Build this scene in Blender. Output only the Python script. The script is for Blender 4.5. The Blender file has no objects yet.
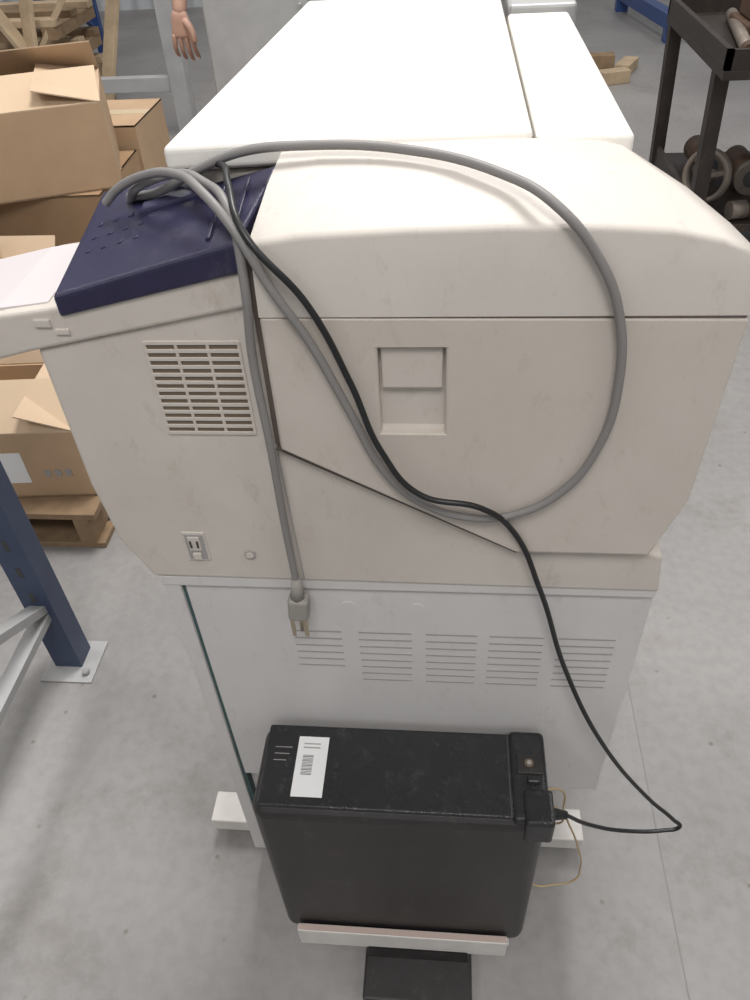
import bpy, bmesh, math, random
from mathutils import Matrix, Vector, Euler
random.seed(4)
sc=bpy.context.scene
sc.view_settings.view_transform='Standard'

# ---------------------------------------------------------------- materials
def mat(name,col,rough=.5,metal=0.0,noise=0.0,nscale=8.0,bump=0.0,bscale=200.0,col2=None,spec=.5,coat=0.0,dust=None):
    m=bpy.data.materials.new(name); m.use_nodes=True
    nt=m.node_tree; b=nt.nodes["Principled BSDF"]
    b.inputs["Roughness"].default_value=rough; b.inputs["Metallic"].default_value=metal
    b.inputs["Specular IOR Level"].default_value=spec
    b.inputs["Coat Weight"].default_value=coat
    tc=nt.nodes.new("ShaderNodeTexCoord")
    if noise>0 or col2:
        n=nt.nodes.new("ShaderNodeTexNoise"); n.inputs["Scale"].default_value=nscale; n.inputs["Detail"].default_value=6
        n.inputs["Roughness"].default_value=.6
        nt.links.new(tc.outputs["Object"],n.inputs["Vector"])
        r=nt.nodes.new("ShaderNodeValToRGB"); r.color_ramp.elements[0].position=.3; r.color_ramp.elements[1].position=.7
        c2=col2 if col2 else tuple(c*(1-noise) for c in col)
        r.color_ramp.elements[0].color=(*c2,1); r.color_ramp.elements[1].color=(*col,1)
        nt.links.new(n.outputs["Fac"],r.inputs["Fac"]); out=r.outputs["Color"]
        if dust:
            n3=nt.nodes.new("ShaderNodeTexNoise"); n3.inputs["Scale"].default_value=34; n3.inputs["Detail"].default_value=8; n3.inputs["Roughness"].default_value=.78
            mp=nt.nodes.new("ShaderNodeMapping"); mp.inputs["Scale"].default_value=(1,1,.45)
            nt.links.new(tc.outputs["Object"],mp.inputs["Vector"]); nt.links.new(mp.outputs["Vector"],n3.inputs["Vector"])
            r3=nt.nodes.new("ShaderNodeValToRGB"); r3.color_ramp.elements[0].position=.56; r3.color_ramp.elements[1].position=.74
            r3.color_ramp.elements[0].color=(0,0,0,1); r3.color_ramp.elements[1].color=(1,1,1,1)
            nt.links.new(n3.outputs["Fac"],r3.inputs["Fac"])
            mx=nt.nodes.new("ShaderNodeMix"); mx.data_type='RGBA'; nt.links.new(r3.outputs["Color"],mx.inputs[0])
            nt.links.new(out,mx.inputs[6]); mx.inputs[7].default_value=(*dust,1); out=mx.outputs[2]
        nt.links.new(out,b.inputs["Base Color"])
    else: b.inputs["Base Color"].default_value=(*col,1)
    if bump>0:
        n2=nt.nodes.new("ShaderNodeTexNoise"); n2.inputs["Scale"].default_value=bscale
        nt.links.new(tc.outputs["Object"],n2.inputs["Vector"])
        bp=nt.nodes.new("ShaderNodeBump"); bp.inputs["Strength"].default_value=bump; bp.inputs["Distance"].default_value=.002
        nt.links.new(n2.outputs["Fac"],bp.inputs["Height"]); nt.links.new(bp.outputs["Normal"],b.inputs["Normal"])
    return m
M=dict(
 cream=mat("cream_plastic",(.60,.55,.50),.55,noise=.10,nscale=5,bump=.15,bscale=900,col2=(.52,.47,.42),dust=(.45,.40,.345)),
 creamR=mat("cream_plastic_cover",(.60,.545,.495),.55,noise=.10,nscale=4,bump=.15,bscale=900,col2=(.53,.475,.42),dust=(.46,.41,.355)),
 cap=mat("cream_plastic_cap_lit",(.66,.61,.56),.5,noise=.07,nscale=5,bump=.15,bscale=900,col2=(.60,.55,.50),dust=(.52,.47,.42)),  # cream lightened: the bright light on the cap top is put into its colour
 lid=mat("white_lid",(.86,.83,.78),.4,noise=.04,nscale=3),
 cab=mat("cabinet_painted_steel",(.62,.60,.59),.42,noise=.09,nscale=4,dust=(.49,.465,.44)),
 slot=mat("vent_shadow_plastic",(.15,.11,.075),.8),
 slot2=mat("cabinet_slot",(.33,.31,.30),.7),
 seam=mat("seam_gap_shade",(.12,.095,.08),.9),  # dark tone covers the joint gap and the painted shadow of the cover edge
 seam2=mat("seam_gap_light",(.27,.235,.205),.9),
 navy=mat("navy_plastic",(.022,.02,.060),.34,noise=.25,nscale=20,bump=.2,bscale=700,dust=(.06,.055,.09)),
 navy2=mat("navy_plastic_light",(.05,.05,.10),.3),
 tray=mat("tray_reflection_tint",(.64,.59,.60),.35),  # pinkish lilac tint paints a reflection onto the pale tray
 teal=mat("dark_teal_gasket",(.05,.10,.10),.6),
 black=mat("black_plastic",(.016,.016,.018),.27,noise=.3,nscale=30,bump=.2,bscale=600,dust=(.055,.053,.05)),
 black2=mat("black_steel_textured",(.026,.023,.023),.36,noise=.3,nscale=9,bump=.35,bscale=900,dust=(.06,.054,.05)),
 white=mat("white_label_paper",(.78,.78,.78),.6),
 ink=mat("ink",(.05,.05,.05),.6),
 shelf=mat("white_laminate",(.66,.63,.60),.5,noise=.14,nscale=25),
 lipedge=mat("board_edge_band",(.48,.38,.34),.6),
 cordg=mat("grey_rubber_cord",(.22,.21,.205),.5),
 plug=mat("grey_plug",(.29,.27,.245),.5),
 cordb=mat("black_rubber_cord",(.012,.012,.013),.4),
 cordt=mat("tan_wire",(.45,.33,.18),.5),
 brass=mat("prong_metal",(.6,.52,.40),.3,metal=1),
 steel=mat("grey_steel",(.42,.42,.42),.45,metal=.3,noise=.2,nscale=6),
 galv=mat("galvanised_steel",(.42,.42,.42),.5,noise=.2,nscale=8),
 blue=mat("blue_rack_paint",(.045,.065,.125),.4,noise=.25,nscale=10),
 blue2=mat("blue_rack_bright",(.03,.07,.22),.4,noise=.2,nscale=10),
 card=mat("cardboard",(.50,.345,.215),.85,noise=.14,nscale=5,bump=.2,bscale=60),
 cardl=mat("cardboard_inner",(.60,.45,.31),.85,noise=.1,nscale=5),
 cardd=mat("cardboard_brown",(.38,.245,.14),.85,noise=.14,nscale=5,bump=.2,bscale=60),
 tape=mat("packing_tape",(.62,.50,.33),.3),
 wood=mat("pallet_wood",(.32,.215,.125),.8,noise=.4,nscale=14,bump=.4,bscale=60),
 woodl=mat("pine_board",(.50,.38,.25),.8,noise=.25,nscale=10,bump=.3,bscale=60),
 cart=mat("dark_cart_steel",(.045,.035,.03),.5,noise=.4,nscale=14,metal=.3,dust=(.11,.075,.05)),
 rust=mat("rusty_steel",(.12,.07,.045),.7,noise=.5,nscale=18,metal=.3),
 iron=mat("cast_iron",(.24,.20,.17),.55,metal=.4,noise=.3,nscale=20),
 skin=mat("skin",(.56,.34,.26),.5,noise=.12,nscale=30),
 nail=mat("nail",(.66,.45,.38),.35),
 jeans=mat("grey_work_trousers",(.20,.20,.21),.85,noise=.2,nscale=30,bump=.5,bscale=150),
 shirt=mat("dark_shirt",(.06,.07,.10),.9,noise=.2,nscale=20),
 hair=mat("brown_hair",(.05,.03,.02),.7),
 shoe=mat("boot_leather",(.07,.045,.03),.6),
 joint=mat("floor_joint",(.23,.22,.215),.9),
)
def concrete():
    m=bpy.data.materials.new("concrete_floor"); m.use_nodes=True; nt=m.node_tree; b=nt.nodes["Principled BSDF"]
    tc=nt.nodes.new("ShaderNodeTexCoord")
    def noise(s,d,rg=.5):
        n=nt.nodes.new("ShaderNodeTexNoise"); n.inputs["Scale"].default_value=s; n.inputs["Detail"].default_value=d; n.inputs["Roughness"].default_value=rg
        nt.links.new(tc.outputs["Object"],n.inputs["Vector"]); return n
    def ramp(src,p0,c0,p1,c1):
        r=nt.nodes.new("ShaderNodeValToRGB"); r.color_ramp.elements[0].position=p0; r.color_ramp.elements[1].position=p1
        r.color_ramp.elements[0].color=(*c0,1); r.color_ramp.elements[1].color=(*c1,1); nt.links.new(src,r.inputs["Fac"]); return r.outputs["Color"]
    def mul(a,c):
        x=nt.nodes.new("ShaderNodeMix"); x.data_type='RGBA'; x.blend_type='MULTIPLY'; x.inputs[0].default_value=1
        nt.links.new(a,x.inputs[6]); nt.links.new(c,x.inputs[7]); return x.outputs[2]
    base=ramp(noise(1.3,9).outputs["Fac"],.3,(.225,.216,.212),.72,(.32,.307,.30))
    base=mul(base,ramp(noise(40,4).outputs["Fac"],.35,(.90,.90,.90),.6,(1,1,1)))
    base=mul(base,ramp(noise(3.2,10,.75).outputs["Fac"],.33,(.80,.78,.75),.46,(1,1,1)))
    v=nt.nodes.new("ShaderNodeTexVoronoi"); v.inputs["Scale"].default_value=14
    nt.links.new(tc.outputs["Object"],v.inputs["Vector"])
    base=mul(base,ramp(v.outputs["Distance"],.04,(.66,.61,.54),.09,(1,1,1)))
    nt.links.new(base,b.inputs["Base Color"]); b.inputs["Roughness"].default_value=.42
    return m
M['floor']=concrete()
def corr():
    m=mat("corrugated_white_wall",(.55,.57,.59),.5); nt=m.node_tree; b=nt.nodes["Principled BSDF"]
    tc=nt.nodes.new("ShaderNodeTexCoord"); w=nt.nodes.new("ShaderNodeTexWave"); w.inputs["Scale"].default_value=1.6
    nt.links.new(tc.outputs["Object"],w.inputs["Vector"])
    bp=nt.nodes.new("ShaderNodeBump"); bp.inputs["Distance"].default_value=.03
    nt.links.new(w.outputs["Fac"],bp.inputs["Height"]); nt.links.new(bp.outputs["Normal"],b.inputs["Normal"]); return m
M['wall']=corr()

# ---------------------------------------------------------------- helpers
def link(o,parent=None):
    bpy.context.collection.objects.link(o)
    if parent: o.parent=parent
    return o
def grp(name,loc=(0,0,0),rz=0):
    e=bpy.data.objects.new(name,None); e.empty_display_size=.1; e.location=loc; e.rotation_euler=(0,0,math.radians(rz))
    return link(e)
def meshobj(name,verts,faces,m,parent=None,bevel=0,seg=3,smooth=False):
    me=bpy.data.meshes.new(name); me.from_pydata([tuple(v) for v in verts],[],faces); me.update()
    bm=bmesh.new(); bm.from_mesh(me); bmesh.ops.recalc_face_normals(bm,faces=bm.faces); bm.to_mesh(me); bm.free()
    o=bpy.data.objects.new(name,me); me.materials.append(m); link(o,parent)
    if smooth:
        for p in me.polygons: p.use_smooth=True
    if bevel>0:
        md=o.modifiers.new("bevel",'BEVEL'); md.width=bevel; md.segments=seg; md.limit_method='ANGLE'; md.angle_limit=math.radians(25)
    return o
def box(name,a,b,m,parent=None,bevel=0,rot=None,seg=2):
    c=Vector([(i+j)/2 for i,j in zip(a,b)]); h=[abs(j-i)/2 for i,j in zip(a,b)]
    vs=[(sx*h[0],sy*h[1],sz*h[2]) for sx in(-1,1) for sy in(-1,1) for sz in(-1,1)]
    fs=[(0,1,3,2),(4,6,7,5),(0,4,5,1),(2,3,7,6),(0,2,6,4),(1,5,7,3)]
    o=meshobj(name,vs,fs,m,parent,bevel,seg); o.location=c
    if rot: o.rotation_euler=[math.radians(r) for r in rot]
    return o
def prism(name,pts,y0,y1,m,parent=None,bevel=0,seg=3):
    n=len(pts); vs=[(x,y0,z) for x,z in pts]+[(x,y1,z) for x,z in pts]
    fs=[tuple(range(n)),tuple(range(2*n-1,n-1,-1))]+[(i,(i+1)%n,n+(i+1)%n,n+i) for i in range(n)]
    return meshobj(name,vs,fs,m,parent,bevel,seg)
def beam(name,p,q,w,h,m,parent=None,bevel=0):
    p=Vector(p);q=Vector(q);d=q-p
    o=box(name,(-w/2,-h/2,-d.length/2),(w/2,h/2,d.length/2),m,parent,bevel)
    o.location=(p+q)/2; o.rotation_euler=d.to_track_quat('Z','Y').to_euler(); return o
def cyl(name,p,q,r,m,parent=None,n=24,r2=None,smooth=True):
    p=Vector(p);q=Vector(q);d=q-p; me=bpy.data.meshes.new(name); bm=bmesh.new()
    bmesh.ops.create_cone(bm,cap_ends=True,segments=n,radius1=r,radius2=r if r2 is None else r2,depth=d.length)
    for f in bm.faces: f.smooth=smooth and len(f.verts)==4
    bm.to_mesh(me); bm.free(); me.materials.append(m); o=bpy.data.objects.new(name,me); link(o,parent)
    o.location=(p+q)/2; o.rotation_euler=d.to_track_quat('Z','Y').to_euler(); return o
def cord(name,pts,r,m,parent=None):
    cu=bpy.data.curves.new(name,'CURVE'); cu.dimensions='3D'; cu.bevel_depth=r; cu.bevel_resolution=4; cu.resolution_u=14; cu.use_fill_caps=True
    s=cu.splines.new('BEZIER'); s.bezier_points.add(len(pts)-1)
    for bp,p in zip(s.bezier_points,pts):
        bp.co=p; bp.handle_left_type='AUTO'; bp.handle_right_type='AUTO'
    cu.materials.append(m); o=bpy.data.objects.new(name,cu); return link(o,parent)
def torus(name,loc,R,r,m,parent=None,rot=(0,0,0)):
    vs=[];fs=[];N=40;K=10
    for i in range(N):
        a=2*math.pi*i/N
        for j in range(K):
            b=2*math.pi*j/K; vs.append(((R+r*math.cos(b))*math.cos(a),(R+r*math.cos(b))*math.sin(a),r*1.4*math.sin(b)))
    for i in range(N):
        for j in range(K): fs.append((i*K+j,((i+1)%N)*K+j,((i+1)%N)*K+(j+1)%K,i*K+(j+1)%K))
    o=meshobj(name,vs,fs,m,parent,smooth=True); o.location=loc; o.rotation_euler=[math.radians(a) for a in rot]; return o
def skin(name,verts,edges,rad,m,parent=None,root=0,sub=2):
    me=bpy.data.meshes.new(name); me.from_pydata([tuple(v) for v in verts],edges,[]); me.materials.append(m)
    o=bpy.data.objects.new(name,me); link(o,parent)
    md=o.modifiers.new("skin",'SKIN'); md.use_smooth_shade=True
    for i,v in enumerate(me.skin_vertices[0].data):
        r=rad[i]; v.radius=(r,r) if not isinstance(r,tuple) else r; v.use_root=(i==root)
    s=o.modifiers.new("sub",'SUBSURF'); s.levels=sub; s.render_levels=sub
    return o

# ---------------------------------------------------------------- room
box("floor",(-5.5,-3,-.1),(5.5,9.2,0),M['floor'])
box("wall_back",(-5.5,9.2,-.1),(5.5,9.3,4.2),M['wall'])
box("wall_left",(-5.6,-3,-.1),(-5.5,9.3,4.2),M['wall'])
box("wall_right",(5.5,-3,-.1),(5.6,9.3,4.2),M['wall'])
box("wall_front",(-5.6,-3.1,-.1),(5.6,-3,4.2),M['wall'])
box("ceiling",(-5.6,-3.1,4.2),(5.6,9.3,4.3),mat("ceiling_panel",(.6,.6,.6),.7))
box("trim_1",(.4192,-3,.0),(.4215,9.2,.0006),M['joint'])

# ---------------------------------------------------------------- wide format printer
P=grp("wide_format_printer")
left=[(-.383,1.134),(-.383,.965),(-.374,.880),(-.348,.818),(.248,.812),(.241,.871),(.2,.89),(.2,1.12),(-.17,1.18)]
prism("side_cover_left",left,.604,.80,M['cream'],P,.005)
right=[(-.163,1.1705),(.250,1.1675),(.2455,.965),(.2205,.8845),(.079,.8845),(-.163,1.025)]
rc=prism("side_cover_right",right,.593,.715,M['creamR'],P,0)
cut=box("cutter",(-.061,.58,1.046),(0,.622,1.141),M['creamR'])
bm_=rc.modifiers.new("b",'BOOLEAN'); bm_.object=cut; bm_.operation='DIFFERENCE'; bm_.solver='EXACT'
bpy.context.view_layer.update()
dg=bpy.context.evaluated_depsgraph_get(); nm=bpy.data.meshes.new_from_object(rc.evaluated_get(dg))
rc.modifiers.clear(); rc.data=nm; bpy.data.objects.remove(cut)
md=rc.modifiers.new("bevel",'BEVEL'); md.width=.003; md.segments=3; md.limit_method='ANGLE'; md.angle_limit=math.radians(25)
box("handle_flap",(-.0585,.598,1.0955),(-.0025,.612,1.1385),M['creamR'],P,.0015)
prism_pts=[(.602,1.046),(.622,1.046),(.622,1.09)]
vs=[(-.061,y,z) for y,z in prism_pts]+[(0,y,z) for y,z in prism_pts]
meshobj("handle_slope",vs,[(0,1,2),(5,4,3),(0,3,4,1),(1,4,5,2),(2,5,3,0)],M['cream'],P)
beam("seam_vertical",(-.1665,.603,1.225),(-.1665,.603,1.025),.006,.003,M['seam'],P)
beam("seam_diagonal",(-.168,.6025,1.0225),(.081,.6025,.8805),.009,.003,M['seam'],P)  # joint strip, dark and wide to paint in shade below the protruding cover
beam("seam_lower",(.079,.6025,.8825),(.221,.6025,.8825),.0045,.003,M['seam'],P)
beam("seam_column",(-.170,.6035,1.02),(-.163,.6035,.822),.002,.0015,M['slot2'],P)
beam("seam_cap",(-.162,.5975,1.1712),(.248,.5975,1.1695),.0030,.003,M['seam2'],P)
cols=[
 (-.163,-.161,1.238,-.148,.702,1.274),(-.12,-.119,1.244,-.110,.705,1.276),(-.04,-.038,1.2475,-.042,.71,1.277),
 (.04,.041,1.249,.035,.712,1.278),(.12,.118,1.248,.095,.712,1.277),(.18,.176,1.244,.130,.712,1.274),(.222,.214,1.236,.148,.711,1.270),(.250,.240,1.226,.160,.709,1.264)]
rows=[]
L=lambda a,b,t:a+(b-a)*t
for bx,cx,cz,rx,ry,rz in cols:
    rows.append([(bx,.5935,1.1715),(L(bx,cx,.5),.593,L(1.172,cz,.5)),(cx,.5945,cz-.005),(cx-.0003,.5965,cz-.0012),(cx-.001,.6005,cz+.001),
        (L(cx,rx,.2),L(.6005,ry,.2),L(cz,rz,.30)),(L(cx,rx,.55),L(.6005,ry,.55),L(cz,rz,.68)),(rx,ry,rz),(rx,ry+.012,rz-.012),(L(rx,bx,.9),ry+.015,1.1715)])
vs=[p for r in rows for p in r]; K=len(rows[0]); fs=[]
for i in range(len(rows)-1):
    for j in range(K): fs.append((i*K+j,(i+1)*K+j,(i+1)*K+(j+1)%K,i*K+(j+1)%K))
fs.append(tuple(range(K))); fs.append(tuple(range((len(rows)-1)*K+K-1,(len(rows)-1)*K-1,-1)))
cap=meshobj("end_cap",vs,fs,M['cap'],P,smooth=True)
es=cap.modifiers.new("es",'EDGE_SPLIT'); es.split_angle=math.radians(62)
cap.modifiers.new("wn",'WEIGHTED_NORMAL').weight=80
prism("main_body",[(-.245,1.255),(-.245,.82),(.15,.82),(.150,1.255)],.715,1.33,M['cream'],P,.004)
def slab(name,pts,z0,z1,m,bev):
    n=len(pts); v=[(x,y,z0) for x,y in pts]+[(x,y,z1) for x,y in pts]
    f=[tuple(range(n)),tuple(range(2*n-1,n-1,-1))]+[(i,(i+1)%n,n+(i+1)%n,n+i) for i in range(n)]
    return meshobj(name,v,f,m,P,bev,4)
slab("lid_main",[(-.256,.702),(-.15,.712),(.073,.722),(.071,1.36),(-.218,1.36)],1.258,1.281,M['lid'],.006)
slab("lid_side",[(.076,.722),(.160,.718),(.158,1.232),(.076,1.232)],1.256,1.277,M['lid'],.005)
box("rear_paper_guide",(.078,1.240,1.20),(.170,1.34,1.285),M['steel'],P,.004)
def navz(x,y): return 1.192+.27*(x+.345)+.20*(y-.6)
wing=[(-.58,1.085),(-.383,1.134),(-.170,1.178),(-.170,1.212),(-.340,1.180),(-.40,1.172),(-.58,1.135)]
prism("wing_base",wing,.600,.752,M['cream'],P,.004)
q=[(-.346,.597),(-.172,.597),(-.150,.702),(-.212,.706),(-.262,.748),(-.346,.757)]
n=len(q); vs=[(x,y,navz(x,y)) for x,y in q]+[(x,y,navz(x,y)-.022-.006*(x+.34)/.17) for x,y in q]
fs=[tuple(range(n)),tuple(range(2*n-1,n-1,-1))]+[(i,(i+1)%n,n+(i+1)%n,n+i) for i in range(n)]
meshobj("control_panel",vs,fs,M['navy'],P,.004)
def onnav(name,x0,y0,x1,y1,m,t=.0015):
    c=[(x0,y0),(x1,y0),(x1,y1),(x0,y1)]
    v=[(x,y,navz(x,y)-.002) for x,y in c]+[(x,y,navz(x,y)+t) for x,y in c]
    return meshobj(name,v,[(0,1,2,3),(7,6,5,4),(0,1,5,4),(1,2,6,5),(2,3,7,6),(3,0,4,7)],m,P,.0008,2)
onnav("display_screen",-.285,.690,-.215,.704,M['navy2'],.003)
onnav("panel_ridge",-.203,.612,-.199,.700,M['navy'],.0025)
onnav("panel_ridge_b",-.180,.612,-.176,.690,M['navy'],.0025)
for i in range(4):
    for j in range(3): onnav("button_%d_%d"%(i,j),-.33+i*.016,.65+j*.02,-.325+i*.016,.655+j*.02,M['navy'],.0010)
v=[(-.56,.612,1.1415),(-.41,.612,1.1725),(-.36,.612,1.1785),(-.36,.742,1.1785),(-.41,.742,1.1725),(-.56,.742,1.1415)]
vv=v+[(a,b,c-.004) for a,b,c in v]
meshobj("tray_insert",vv,[(0,1,4,5),(1,2,3,4),(6,11,10,7),(7,10,9,8),(0,6,7,1),(1,7,8,2),(2,8,9,3),(3,9,10,4),(4,10,11,5),(5,11,6,0)],M['tray'],P)
box("wing_latch",(-.356,.598,1.152),(-.342,.602,1.158),M['cream'],P,.001)
box("wing_clip",(-.373,.5975,1.160),(-.357,.602,1.168),M['cream'],P,.001)
vx0,vx1,vz0,vz1=-.2775,-.1885,1.038,1.141
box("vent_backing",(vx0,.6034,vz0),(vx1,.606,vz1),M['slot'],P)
nr=12; pitch=(vz1-vz0)/nr
for i in range(nr+1):
    z=vz0+i*pitch; box("vent_louvre_%d"%i,(vx0-.0005,.6022,z-.0020),(vx1+.0005,.6045,z+.0020),M['cream'],P,.0005)
for i,x in enumerate((vx0,-.248,-.218,vx1)):
    box("vent_rib_%d"%i,(x-.0015,.6024,vz0-.001),(x+.0015,.6045,vz1+.001),M['cream'],P,.0004)
box("inlet_frame",(-.297,.6025,.850),(-.270,.607,.896),M['cream'],P,.0012)
box("inlet_recess",(-.2945,.6018,.853),(-.2725,.604,.893),M['slot2'],P,.001)
box("inlet_socket",(-.291,.6005,.868),(-.277,.604,.890),M['cream'],P,.001)
box("inlet_switch",(-.289,.5995,.854),(-.279,.604,.864),M['cream'],P,.001)
for i,x in enumerate((-.288,-.280)): box("inlet_pin_%d"%i,(x-.001,.5990,.874),(x+.001,.602,.884),M['ink'],P)
cyl("side_screw",(-.222,.6015,.862),(-.222,.607,.862),.0065,M['slot2'],P)
cyl("side_screw_inner",(-.222,.6005,.862),(-.222,.604,.862),.0045,M['cream'],P)
box("cabinet_top_flange",(-.343,.606,.800),(.246,1.20,.818),M['cab'],P,.002)
box("cabinet_panel",(-.316,.6105,.335),(.246,.64,.804),M['cab'],P,.002)
box("cabinet_side_post",(-.341,.607,.062),(-.320,.66,.806),M['cab'],P,.002)
box("cabinet_gasket",(-.3215,.612,.062),(-.3145,.65,.803),M['teal'],P)
box("cabinet_side_skin_left",(-.341,.64,.335),(-.330,1.20,.806),M['cab'],P,.002)
box("cabinet_side_skin_right",(.236,.64,.335),(.246,1.20,.806),M['cab'],P,.002)
box("cabinet_lower_panel",(-.314,.625,.10),(.13,.64,.337),M['cab'],P,.002)
box("cabinet_rear",(-.341,1.19,.30),(.246,1.2,.806),M['cab'],P,.002)
box("cabinet_floor_pan",(-.335,.64,.335),(.24,1.19,.35),M['cab'],P)
for gi,(a,b) in enumerate([(-.190,-.128),(-.106,-.038),(-.020,.045),(.060,.128),(.146,.216)]):
    for r in range(8 if gi else 6):
        z=.714-r*.0145; box("cabinet_slot_%d_%d"%(gi,r),(a,.6098,z-.0014),(b,.612,z+.0014),M['slot2'],P,.0004)
for i,x in enumerate((-.115,-.03)): cyl("cabinet_boss_%d"%i,(x,.6095,.765),(x,.612,.765),.009,M['cab'],P)
box("base_outrigger_near",(-.436,.652,.028),(.267,.712,.066),M['shelf'],P,.003)
box("base_outrigger_far",(-.436,1.12,.028),(.267,1.18,.066),M['shelf'],P,.003)
box("base_rail",(-.10,.70,.03),(-.03,1.14,.064),M['shelf'],P,.003)
for i,(x,y) in enumerate([(-.28,.685),(.20,.685),(-.28,1.15),(.20,1.15)]):
    cyl("caster_%d"%i,(x-.012,y,.0305),(x+.012,y,.0305),.030,M['black'],P)
for i,x in enumerate((-.427,.258)):
    for j,y in enumerate((.682,1.15)): cyl("levelling_foot_%d_%d"%(i,j),(x,y,0),(x,y,.03),.010,M['shelf'],P)
for i,(x,y) in enumerate([(.10,.70),(.10,1.13),(-.32,1.15)]):
    box("base_upright_%d"%i,(x-.012,y-.02,.06),(x+.012,y+.02,.337),M['cab'],P)
box("computer_shelf",(-.232,.462,.075),(.120,.660,.088),M['shelf'],P,.002)
box("computer_shelf_lip",(-.230,.450,.066),(.114,.462,.124),M['shelf'],P,.0015)
box("computer_shelf_lip_edge",(-.229,.4515,.124),(.113,.4605,.1248),M['lipedge'],P)
box("shelf_pedestal",(-.118,.45,.02),(.055,.60,.075),M['black2'],P,.003)
box("shelf_pedestal_foot",(-.122,.385,.0),(.060,.62,.022),M['black2'],P,.004)

# ---------------------------------------------------------------- desktop computer tower
T=grp("computer_tower")
box("case",(-.254,.466,.088),(.142,.603,.508),M['black2'],T,.020,seg=5)
box("case_top_panel",(-.246,.474,.5035),(.100,.597,.5115),M['black'],T,.007,seg=4)
box("case_front_bezel",(.096,.470,.470),(.146,.602,.514),M['black'],T,.008,seg=4)
box("bezel_latch",(.112,.462,.468),(.150,.512,.520),M['black'],T,.005,seg=3)
box("bezel_slot",(.106,.535,.513),(.140,.565,.5165),M['black2'],T,.001)
cyl("bezel_button",(.122,.550,.514),(.122,.550,.518),.006,M['slot'],T)
cyl("bezel_button_inner",(.122,.550,.517),(.122,.550,.5186),.003,M['steel'],T)
box("bezel_handle",(.118,.520,.513),(.134,.530,.522),M['black'],T,.002)
box("seam_top",(.094,.474,.506),(.0955,.597,.5122),M['ink'],T)
box("asset_label",(-.200,.488,.511),(-.157,.578,.5120),M['white'],T)
for i in range(14):
    y=.520+i*.0022; box("barcode_%d"%i,(-.191,y,.5118),(-.176,y+(.0007 if i%3 else .0011),.51225),M['ink'],T)
for i in range(2): box("label_text_%d"%i,(-.192,.560+i*.006,.5118),(-.168,.5618+i*.006,.51225),M['slot2'],T)
for i in range(3): box("case_print_%d"%i,(-.232,.540+i*.010,.5112),(-.214+.003*i,.5410+i*.010,.5118),M['slot2'],T)

# ---------------------------------------------------------------- cords
G=grp("grey_power_cord")
cord("cable",[(-.321,.702,1.232),(-.306,.700,1.245),(-.270,.688,1.262),(-.235,.665,1.27),(-.202,.624,1.270),(-.173,.597,1.249),(-.148,.587,1.204),(-.1195,.587,1.151),(-.089,.587,1.076),(-.059,.587,1.003),(-.0244,.587,.963),(.0276,.586,.943),(.0687,.586,.947),(.116,.586,.98),(.146,.586,1.043),(.152,.586,1.110),(.141,.586,1.179),(.120,.587,1.223),(.0857,.594,1.262),(.041,.640,1.274),(-.042,.682,1.281),(-.127,.690,1.283),(-.18,.687,1.280),(-.222,.69,1.265),(-.270,.705,1.240),(-.305,.722,1.230)],.0041,M['cordg'],G)
cord("cable_tail",[(-.305,.722,1.226),(-.285,.70,1.247),(-.250,.70,1.258),(-.212,.665,1.263),(-.178,.612,1.256),(-.170,.592,1.209),(-.1746,.592,1.131),(-.171,.587,1.039),(-.172,.592,.915),(-.170,.592,.822)],.0041,M['cordg'],G)
cyl("plug_strain_relief",(-.170,.592,.835),(-.1715,.590,.800),.0055,M['plug'],G,r2=.009)
box("plug_body",(-.184,.580,.768),(-.159,.600,.805),M['plug'],G,.005,rot=(0,5,0),seg=3)
for i,x in enumerate((-.181,-.165)): box("prong_%d"%i,(x-.0025,.583,.738),(x+.0025,.5845,.770),M['brass'],G)
cyl("ground_pin",(-.173,.595,.768),(-.174,.595,.736),.0024,M['brass'],G)
Bk=grp("black_power_cord")
cord("cable",[(-.262,.722,1.240),(-.225,.706,1.262),(-.196,.678,1.272),(-.183,.640,1.269),(-.163,.592,1.247),(-.118,.584,1.19),(-.0865,.586,1.11),(-.060,.578,1.035),(-.024,.575,.984),(.037,.575,.967),(.070,.586,.929),(.1106,.59,.828),(.156,.592,.677),(.2186,.58,.533),(.3155,.58,.371),(.360,.577,.318),(.372,.575,.300),(.350,.573,.290),(.300,.568,.292),(.227,.55,.344),(.180,.535,.405)],.0031,M['cordb'],Bk)
cyl("connector",(.145,.530,.415),(.184,.536,.400),.012,M['cordb'],Bk,r2=.006)
Tn=grp("tan_wire")
cord("wire",[(.143,.55,.41),(.175,.555,.38),(.205,.565,.30),(.229,.57,.213),(.243,.575,.13),(.237,.57,.092),(.20,.565,.078),(.17,.56,.085),(.145,.57,.10)],.0016,M['cordt'],Tn)
cord("wire_loop",[(.143,.56,.42),(.175,.57,.41),(.190,.575,.35),(.180,.58,.28),(.16,.585,.30),(.148,.57,.38)],.0016,M['cordt'],Tn)

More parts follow.
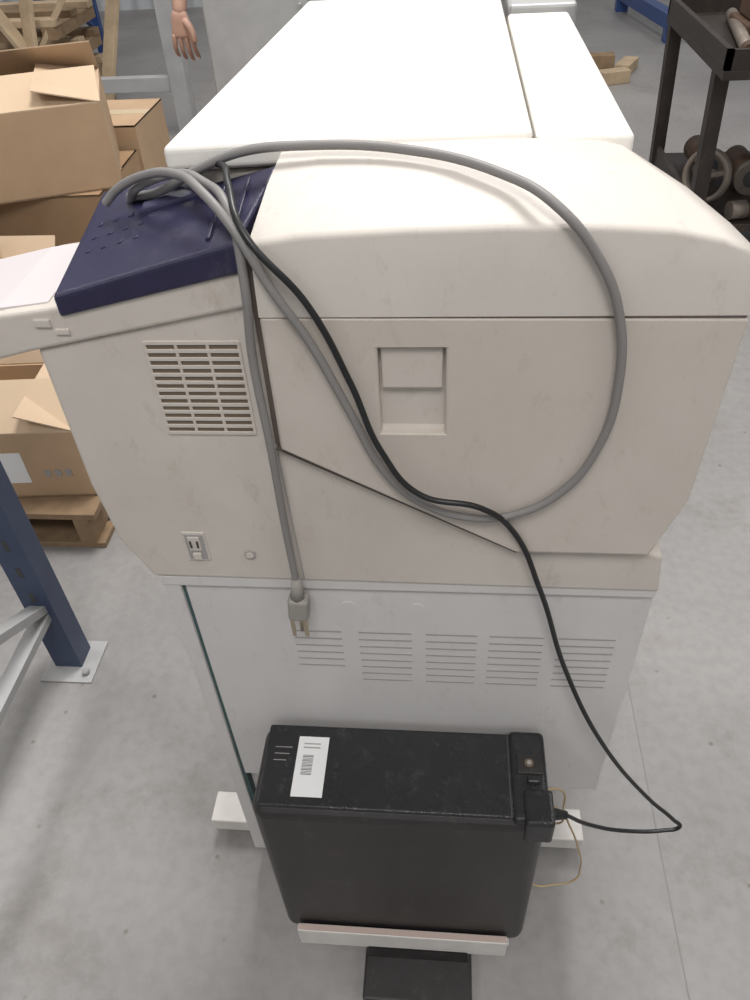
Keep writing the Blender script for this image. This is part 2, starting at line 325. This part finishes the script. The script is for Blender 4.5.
# ---------------------------------------------------------------- cardboard boxes / pallets
def pallet(loc,w,d,rz=0):
    g=grp("wooden_pallet",loc,rz)
    for i,x in enumerate((.045,w/2,w-.045)): box("stringer_%d"%i,(x-.022,0,.018),(x+.022,d,.105),M['wood'],g,.002)
    k=int(d/.14)
    for i in range(k): 
        y=i*(d-.09)/(k-1); box("deck_board_%d"%i,(0,y,.105),(w,y+.09,.125),M['wood'],g,.002)
    for i in range(3):
        y=i*(d-.09)/2; box("base_board_%d"%i,(0,y,0),(w,y+.09,.018),M['wood'],g,.002)
    return g
def carton(loc,w,d,h,rz=0,openn=True,label=False,flap=(120,115,140,100),name="cardboard_box",m=None):
    g=grp(name,loc,rz); t=.006; c=m or M['card']
    box("bottom",(0,0,0),(w,d,t),c,g)
    box("panel_front",(0,0,0),(w,t,h),c,g); box("panel_back",(0,d-t,0),(w,d,h),c,g)
    box("panel_left",(0,t,0),(t,d-t,h),c,g); box("panel_right",(w-t,t,0),(w,d-t,h),c,g)
    if openn:
        fl=d*.45
        def fp(nm,a,b,out,ang,L):
            a=Vector(a);b=Vector(b);o=Vector(out); r=math.radians(ang)
            dd=o*math.sin(r)*L+Vector((0,0,math.cos(r)*L)); th=Vector((0,0,.004))
            v=[a,b,b+dd,a+dd]; v2=[p+th for p in v]
            meshobj(nm,v+v2,[(0,1,2,3),(7,6,5,4),(0,1,5,4),(1,2,6,5),(2,3,7,6),(3,0,4,7)],M['cardl'],g)
        fp("flap_front",(0,0,h),(w,0,h),(0,-1,0),flap[0],fl); fp("flap_back",(0,d,h),(w,d,h),(0,1,0),flap[1],fl)
        fp("flap_left",(0,0,h),(0,d,h),(-1,0,0),flap[2],min(fl,w*.4)); fp("flap_right",(w,0,h),(w,d,h),(1,0,0),flap[3],min(fl,w*.4))
        box("contents",(t+.01,t+.01,h*.55),(w-t-.01,d-t-.01,h*.62),M['cardl'],g,.01)
    else:
        box("top",(0,0,h-t),(w,d,h),c,g); box("tape",(0,d/2-.03,h),(w,d/2+.03,h+.0012),M['tape'],g)
    if label:
        box("label",(w*.35,-.0015,h*.25),(w*.70,0,h*.72),M['white'],g)
        for i in range(4): box("label_print_%d"%i,(w*.38,-.0022,h*(.32+i*.09)),(w*(.55+.04*(i%2)),-.0014,h*(.345+i*.09)),M['slot2'],g)
        for i in range(3): box("stamp_%d"%i,(w*(.78+.05*i),-.0015,h*.34),(w*(.81+.05*i),0,h*.44),M['slot2'],g)
    return g
pallet((-2.02,1.43,0),1.09,1.0)
pallet((-2.05,2.50,0),.98,.95)
carton((-1.50,1.47,.126),.56,.34,.215,4,True,True,flap=(-60,30,-80,-70))
carton((-1.96,1.50,.126),.42,.36,.25,0,True,True,flap=(110,60,-80,50))
carton((-1.97,1.90,.126),.70,.34,.26,0,True,False,flap=(-70,40,-80,95),m=M['cardd'])
carton((-1.88,2.02,.40),.46,.22,.14,5,False,m=M['cardl'])
carton((-1.98,2.53,.126),.80,.46,.425,2,False,m=M['cardd'])
carton((-1.858,2.36,.552),.78,.46,.27,20,True,False,flap=(-72,-55,-80,-75))
carton((-1.9,3.06,.126),.7,.36,.50,0,False)

# ---------------------------------------------------------------- pallet rack uprights
def upright(loc,L,h,mb,brace_m,name="pallet_rack_upright"):
    g=grp(name,loc)
    for i,y in enumerate((0,-L)):
        box("post_%d_web"%i,(-.030,y-.028,0.004),(.030,y-.022,h),mb,g,.001)
        box("post_%d_flange_a"%i,(-.033,y-.028,0.004),(-.028,y+.03,h),mb,g,.001)
        box("post_%d_flange_b"%i,(.028,y-.028,0.004),(.033,y+.03,h),mb,g,.001)
        for k in range(int((h-.2)/.08)):
            if h<2.6: box("post_%d_slot_%d"%(i,k),(-.006,y-.0285,.16+k*.08),(.006,y-.0275,.19+k*.08),M['ink'],g)
        box("base_plate_%d"%i,(-.055,y-.07,0),(.070,y+.05,.005),M['galv'],g,.001)
        cyl("anchor_bolt_%d"%i,(.05,y-.045,.004),(.05,y-.045,.018),.008,M['steel'],g)
    z=.2;k=0;s=1
    beam("brace_low",(0,0,.19),(0,-L,.19),.035,.02,brace_m,g)
    while z<h-.7:
        beam("brace_%d"%k,(0,0 if s>0 else -L,z),(0,-L if s>0 else 0,z+.6),.035,.02,brace_m,g); z+=.6;s=-s;k+=1
    return g
upright((-.885,1.06,0),1.0,2.4,M['blue'],M['galv'])
upright((-2.88,7.06,0),.9,3.0,M['blue2'],M['blue2'])
upright((-4.9,7.06,0),.9,3.0,M['blue2'],M['blue2'])
rb=grp("pallet_rack_beams")
for i,z in enumerate((.35,1.6,2.7)):
    beam("beam_front_%d"%i,(-4.86,6.13,z),(-2.92,6.13,z),.05,.11,M['blue2'],rb)
g=grp("floor_guard_rail")
beam("rail",(1.50,8.3,.14),(1.70,6.9,.14),.10,.10,M['blue2'],g,.004)
for i,(x,y) in enumerate([(1.51,8.2),(1.69,7.0)]): box("rail_post_%d"%i,(x-.05,y-.05,0),(x+.05,y+.05,.12),M['blue2'],g)
upright((2.6,8.6,0),.9,3.0,M['blue2'],M['blue2'])

# ---------------------------------------------------------------- lumber crates
Lm=grp("lumber_pile")
for k in range(3):
    x0=-4.5+k*.72; y0=5.2
    for i in range(4):
        for j in range(3):
            box("slat_%d_%d_%d"%(k,i,j),(x0,y0+j*.28,.10+i*.16),(x0+.68,y0+j*.28+.10,.14+i*.16),M['woodl'] if (i+j)%2 else M['wood'],Lm,.003)
        for j in range(3):
            box("bearer_%d_%d_%d"%(k,i,j),(x0+j*.29,y0,.03+i*.16-(.03 if i==0 else 0)),(x0+j*.29+.09,y0+.68,.10+i*.16),M['wood'],Lm,.003)
for i,(a,b) in enumerate([((-3.9,5.06,.0),(-3.3,5.15,1.35)),((-3.3,5.06,.0),(-3.5,5.16,1.5)),((-2.6,5.06,0),(-2.45,5.3,1.3)),((-2.9,5.06,.0),(-2.1,5.4,1.0)),((-2.25,5.06,.0),(-2.9,5.2,.95)),((-2.2,5.1,.0),(-1.95,5.5,1.1))]):
    beam("leaning_board_%d"%i,a,b,.10,.03,M['woodl'],Lm,.003)
F=grp("steel_guard_frame")
box("post",(-1.64,4.88,0),(-1.54,4.98,2.2),M['galv'],F,.004)
box("post_foot",(-1.70,4.82,0),(-1.48,5.02,.012),M['galv'],F)
box("rail_low",(-4.0,4.90,.28),(-1.64,4.96,.36),M['galv'],F,.004)
box("end_post",(-4.08,4.88,0),(-4.0,4.98,2.2),M['galv'],F,.004)
C=grp("sheet_metal_cabinet")
box("body",(-.955,3.40,.60),(-.10,3.62,1.16),M['galv'],C,.006)
box("door_left",(-.948,3.388,.63),(-.54,3.402,1.13),M['galv'],C,.003)
box("door_right",(-.53,3.388,.63),(-.11,3.402,1.13),M['galv'],C,.003)
box("lower_body",(-.93,3.43,.06),(-.15,3.60,.60),M['steel'],C,.004)
for i,x in enumerate((-.57,-.50)): box("handle_%d"%i,(x-.006,3.365,.8),(x+.006,3.389,.95),M['steel'],C,.002)
for i,(x,y) in enumerate([(-.90,3.45),(-.17,3.45),(-.90,3.58),(-.17,3.58)]): box("leg_%d"%i,(x-.02,y-.02,0),(x+.02,y+.02,.08),M['steel'],C)
# ---------------------------------------------------------------- dark steel cart
K_=grp("steel_shop_cart")
X0,X1,Y0,Y1=.92,1.85,2.85,3.75
box("top_shelf",(X0-.04,Y0,.77),(X1,Y1,.80),M['cart'],K_,.003)
for i,(a,b) in enumerate([((X0-.04,Y0,.80),(X1,Y0+.02,.86)),((X0-.04,Y1-.02,.80),(X1,Y1,.86)),((X0-.04,Y0,.80),(X0-.02,Y1,.86))]): box("top_lip_%d"%i,a,b,M['cart'],K_)
box("lower_shelf",(X0,Y0+.1,.22),(X1,Y1,.25),M['cart'],K_,.003)
box("lower_shelf_lip",(X0,Y0+.1,.25),(X0+.02,Y1,.30),M['cart'],K_)
for i,(x,y) in enumerate([(X0+.02,Y0+.13),(X0+.02,Y1-.04),(X1-.03,Y0+.13),(X1-.03,Y1-.04)]):
    beam("leg_%d"%i,(x,y,.10),(x-.03 if i<2 else x,y,.78),.05,.05,M['cart'],K_)
    cyl("wheel_%d"%i,(x-.018,y,.05),(x+.018,y,.05),.05,M['black'],K_)
    box("wheel_fork_%d"%i,(x-.024,y-.02,.05),(x+.024,y+.02,.11),M['steel'],K_)
HR=Euler((math.radians(80),0,math.radians(-50)))
W=grp("cast_iron_handwheel",(1.00,3.16,.355))
torus("rim",(0,0,0),.09,.013,M['iron'],W,(80,0,-50))
for i in range(3):
    a=i*2*math.pi/3+.4; d=Vector((math.cos(a)*.09,math.sin(a)*.09,0)); d.rotate(HR); beam("spoke_%d"%i,(0,0,0),d,.02,.014,M['iron'],W)
dz=Vector((0,0,.03)); dz.rotate(HR); cyl("hub",-dz,dz,.026,M['iron'],W)
E=grp("machine_vise",(1.16,3.35,.80))
box("base",(-.12,-.10,0),(.14,.12,.05),M['rust'],E,.01); box("jaw_fixed",(-.10,-.06,.05),(-.02,.08,.17),M['rust'],E,.01)
box("jaw_moving",(.05,-.06,.05),(.12,.08,.16),M['rust'],E,.01); cyl("screw",(-.02,.01,.09),(.26,.01,.09),.016,M['iron'],E); cyl("tommy_bar",(.24,-.09,.09),(.24,.11,.09),.008,M['iron'],E)
E=grp("steel_pipe",(.98,3.05,.80))
cyl("tube",(0,-.1,.022),(.10,.52,.022),.022,M['iron'],E); cyl("collar",(-.003,-.12,.03),(.004,-.07,.03),.030,M['rust'],E)
E=grp("steel_pipe",(1.30,3.0,.25))
cyl("tube",(-.22,.0,.025),(.30,.10,.025),.025,M['rust'],E); cyl("collar",(-.24,-.004,.034),(-.18,.008,.034),.034,M['iron'],E)
E=grp("motor_gearbox",(1.50,3.30,.25))
cyl("motor_body",(-.16,.0,.11),(.16,0,.11),.10,M['iron'],E); cyl("shaft",(-.26,0,.11),(-.16,0,.11),.018,M['steel'],E)
box("motor_base",(-.14,-.09,0),(.14,.09,.03),M['rust'],E,.004); box("gear_housing",(.16,-.11,.0),(.30,.11,.22),M['rust'],E,.015)
for k,(a,b) in enumerate([(1.07,3.5),(1.20,3.36)]):
    E=grp("pipe_fitting",(a,b,.25)); cyl("barrel",(0,-.1,.065),(0,.12,.065),.05,M['rust'],E); cyl("flange",(0,-.13,.065),(0,-.10,.065),.065,M['iron'],E); cyl("bore",(0,-.132,.065),(0,-.12,.065),.034,M['ink'],E)
O=grp("wood_offcuts")
box("block_1",(1.00,5.85,0),(1.20,5.95,.08),M['woodl'],O,.004,rot=(0,0,18)); box("block_2",(1.18,6.05,0),(1.28,6.30,.07),M['woodl'],O,.004,rot=(0,0,-25)); box("block_3",(.95,6.2,0),(1.15,6.3,.10),M['wood'],O,.004)

# ---------------------------------------------------------------- worker
Wk=grp("person")
px,py=-.80,3.87
hx,hy,hz=-1.148,3.72,.868
skin("trousers",[(px,py,.96),(px,py,1.04),(px-.09,py,.88),(px-.10,py-.01,.50),(px-.105,py+.02,.12),(px+.09,py,.88),(px+.11,py-.02,.50),(px+.115,py+.02,.12)],
 [(0,1),(0,2),(2,3),(3,4),(0,5),(5,6),(6,7)],[(.135,.11),(.14,.105),.092,.070,.058,.092,.070,.058],M['jeans'],Wk)
skin("shirt",[(px,py,1.10),(px,py,1.00),(px,py,1.28),(px,py,1.42),(px,py,1.49),(px-.185,py,1.43),(px-.265,py-.01,1.17),(px+.185,py,1.43),(px+.23,py-.01,1.16)],
 [(0,1),(0,2),(2,3),(3,4),(3,5),(5,6),(3,7),(7,8)],[(.15,.11),(.155,.115),(.17,.12),(.13,.09),.065,.068,.055,.068,.055],M['shirt'],Wk)
skin("arms_neck_torso",[(px,py,1.35),(px,py,1.48),(px,py,1.56),(px-.18,py,1.42),(px-.275,py-.01,1.14),(hx+.010,hy+.03,hz+.085),(hx,hy+.004,hz-.01),(px+.18,py,1.42),(px+.23,py-.01,1.14),(px+.24,py-.10,.93),(px+.24,py-.12,.875)],
 [(0,1),(1,2),(0,3),(3,4),(4,5),(5,6),(0,7),(7,8),(8,9),(9,10)],[.11,.058,.055,.055,.043,.038,(.036,.030),.055,.043,.034,(.033,.028)],M['skin'],Wk)
def hand(wr,side,pref,S=1.0):
    wx,wy,wz=wr
    sec=[(.012,.030,.022),(-.035,.036,.018),(-.070,.042,.015),(-.088,.040,.012)]
    vs=[];fs=[];N=12
    for dz_,a,b in sec:
        for i in range(N):
            t=2*math.pi*i/N; vs.append((wx+S*a*math.cos(t),wy+S*(b*math.sin(t)+.03*dz_),wz+S*(dz_+.012)))
    for k in range(len(sec)-1):
        for i in range(N): fs.append((k*N+i,k*N+(i+1)%N,(k+1)*N+(i+1)%N,(k+1)*N+i))
    fs.append(tuple(range(N))); fs.append(tuple(range(4*N-1,3*N-1,-1)))
    p=meshobj(pref+"palm",vs,fs,M['skin'],Wk,smooth=True); s=p.modifiers.new("s",'SUBSURF'); s.levels=2; s.render_levels=2
    for i,(dx,l,sp) in enumerate([(-.031,.066,-.006),(-.0105,.078,-.002),(.010,.084,.002),(.030,.076,.005)]):
        dx*=side; sp*=side
        o=Vector((wx,wy,wz))
        b=Vector((dx,-.004,-.058)); k1=b+Vector((sp*.6,.002,-.022)); k2=k1+Vector((sp*.6,.006,-l*.42)); k3=k2+Vector((sp*.3,.018,-l*.30)); k4=k3+Vector((0,.016,-l*.20))
        skin(pref+"finger_%d"%i,[o+S*a for a in (b,k1,k2,k3,k4)],[(0,1),(1,2),(2,3),(3,4)],[S*.0105,S*.0105,S*.0094,S*.0085,S*.0070],M['skin'],Wk)
        nb=o+S*((k3+k4)/2+Vector((0,-.0068,-.002))); box(pref+"nail_%d"%i,nb-Vector((.0045,.0012,.006)),nb+Vector((.0045,.0012,.006)),M['nail'],Wk,.001,rot=(-35,0,0))
    s_=side
    skin(pref+"thumb",[(wx+S*a*s_,wy+S*b,wz+S*c) for a,b,c in ((.014,-.006,-.010),(.036,-.016,-.036),(.047,-.022,-.062),(.049,-.022,-.088))],[(0,1),(1,2),(2,3)],[S*.016,S*.0140,S*.0115,S*.0092],M['skin'],Wk)
hand((hx,hy,hz),1,"right_",1.15); hand((px+.24,py-.122,.878),-1,"left_")
def head(cx,cy,cz):
    me=bpy.data.meshes.new("head"); bm=bmesh.new(); bmesh.ops.create_uvsphere(bm,u_segments=32,v_segments=24,radius=1)
    for v in bm.verts:
        x,y,z=v.co; w=.078*(1-.22*max(0,-z)); d=.098*(1-.12*max(0,-z))
        v.co=(cx+x*w,cy+y*d-(.012*max(0,-z) if y<0 else 0),cz+z*.118)
        if y<-.6 and abs(x)<.16 and -.35<z<.12: v.co.y-=.018*(1-abs(x)/.16)*(1-abs(z+.15)/.3)
        if y<-.6 and abs(abs(x)-.38)<.15 and .0<z<.2: v.co.y+=.007
    for f in bm.faces: f.smooth=True
    bm.to_mesh(me); bm.free(); me.materials.append(M['skin']); o=bpy.data.objects.new("head",me); link(o,Wk)
    def ell(nm,loc,r,m):
        me=bpy.data.meshes.new(nm); bm=bmesh.new(); bmesh.ops.create_uvsphere(bm,u_segments=20,v_segments=14,radius=1)
        for v in bm.verts: v.co=(v.co.x*r[0],v.co.y*r[1],v.co.z*r[2])
        for f in bm.faces: f.smooth=True
        bm.to_mesh(me); bm.free(); me.materials.append(m); o=bpy.data.objects.new(nm,me); o.location=loc; link(o,Wk)
    ell("hair",(cx,cy+.016,cz+.030),(.084,.098,.098),M['hair'])
    for i,s in enumerate((-1,1)):
        ell("eye_%d"%i,(cx+s*.030,cy-.080,cz+.008),(.012,.009,.009),M['white']); ell("iris_%d"%i,(cx+s*.030,cy-.088,cz+.008),(.005,.003,.005),M['ink'])
        ell("ear_%d"%i,(cx+s*.078,cy+.005,cz-.005),(.010,.020,.032),M['skin'])
        ell("brow_%d"%i,(cx+s*.030,cy-.088,cz+.027),(.017,.005,.004),M['hair'])
    ell("lips",(cx,cy-.090,cz-.060),(.024,.008,.008),M['nail'])
head(px,py-.015,1.655)
for i,s in enumerate((-1,1)):
    x=px+s*.11
    vs=[(x-.045,py+.08,0),(x+.045,py+.08,0),(x+.05,py-.19,0),(x-.05,py-.19,0),(x-.04,py+.07,.12),(x+.04,py+.07,.12),(x+.04,py-.03,.12),(x-.04,py-.03,.12),(x-.04,py-.16,.06),(x+.04,py-.16,.06)]
    meshobj("boot_%d"%i,vs,[(0,1,2,3),(4,5,6,7),(7,6,9,8),(8,9,2,3),(0,1,5,4),(1,5,6,9,2),(0,4,7,8,3)],M['shoe'],Wk,.015)

# ---------------------------------------------------------------- lights
for x in (-3.2,0.0,3.2):
    for y in (-1.2,2.4,6.2):
        g=grp("ceiling_light",(x,y,4.12))
        box("housing",(-.62,-.62,0.02),(.62,.62,.08),M['galv'],g)
        l=bpy.data.lights.new("lamp",'AREA'); l.shape='SQUARE'; l.size=1.2; l.color=(1,.982,.958)
        l.energy={-1.2:(82 if x==0 else 36),2.4:(135 if x==0 else 44),6.2:38}[y]
        o=bpy.data.objects.new("lamp",l); link(o,g); o.location=(0,0,0)
w=bpy.data.worlds.new("world"); w.use_nodes=True; w.node_tree.nodes["Background"].inputs[0].default_value=(.8,.85,.9,1); w.node_tree.nodes["Background"].inputs[1].default_value=.3; sc.world=w

# ---------------------------------------------------------------- camera
Xa=Vector((0.9959,0.0160,-0.0887)); Da=Vector((0.0479,0.7398,0.6711)); Ya=Vector((0.0764,-0.6726,0.7360))
Da.normalize(); Ya=(Ya-Da*Ya.dot(Da)).normalized(); Xa=Da.cross(Ya)
r_=Vector((Xa.x,Ya.x,-Da.x)); d_=Vector((Xa.y,Ya.y,-Da.y)); f_=Vector((Xa.z,Ya.z,-Da.z))
cd=bpy.data.cameras.new("camera"); c=bpy.data.objects.new("camera",cd); link(c)
c.matrix_world=Matrix(((r_.x,-d_.x,-f_.x,0),(r_.y,-d_.y,-f_.y,0),(r_.z,-d_.z,-f_.z,1.5),(0,0,0,1)))
cd.sensor_fit='VERTICAL'; cd.sensor_height=36; cd.lens=36*.771; cd.clip_start=.02
sc.camera=c
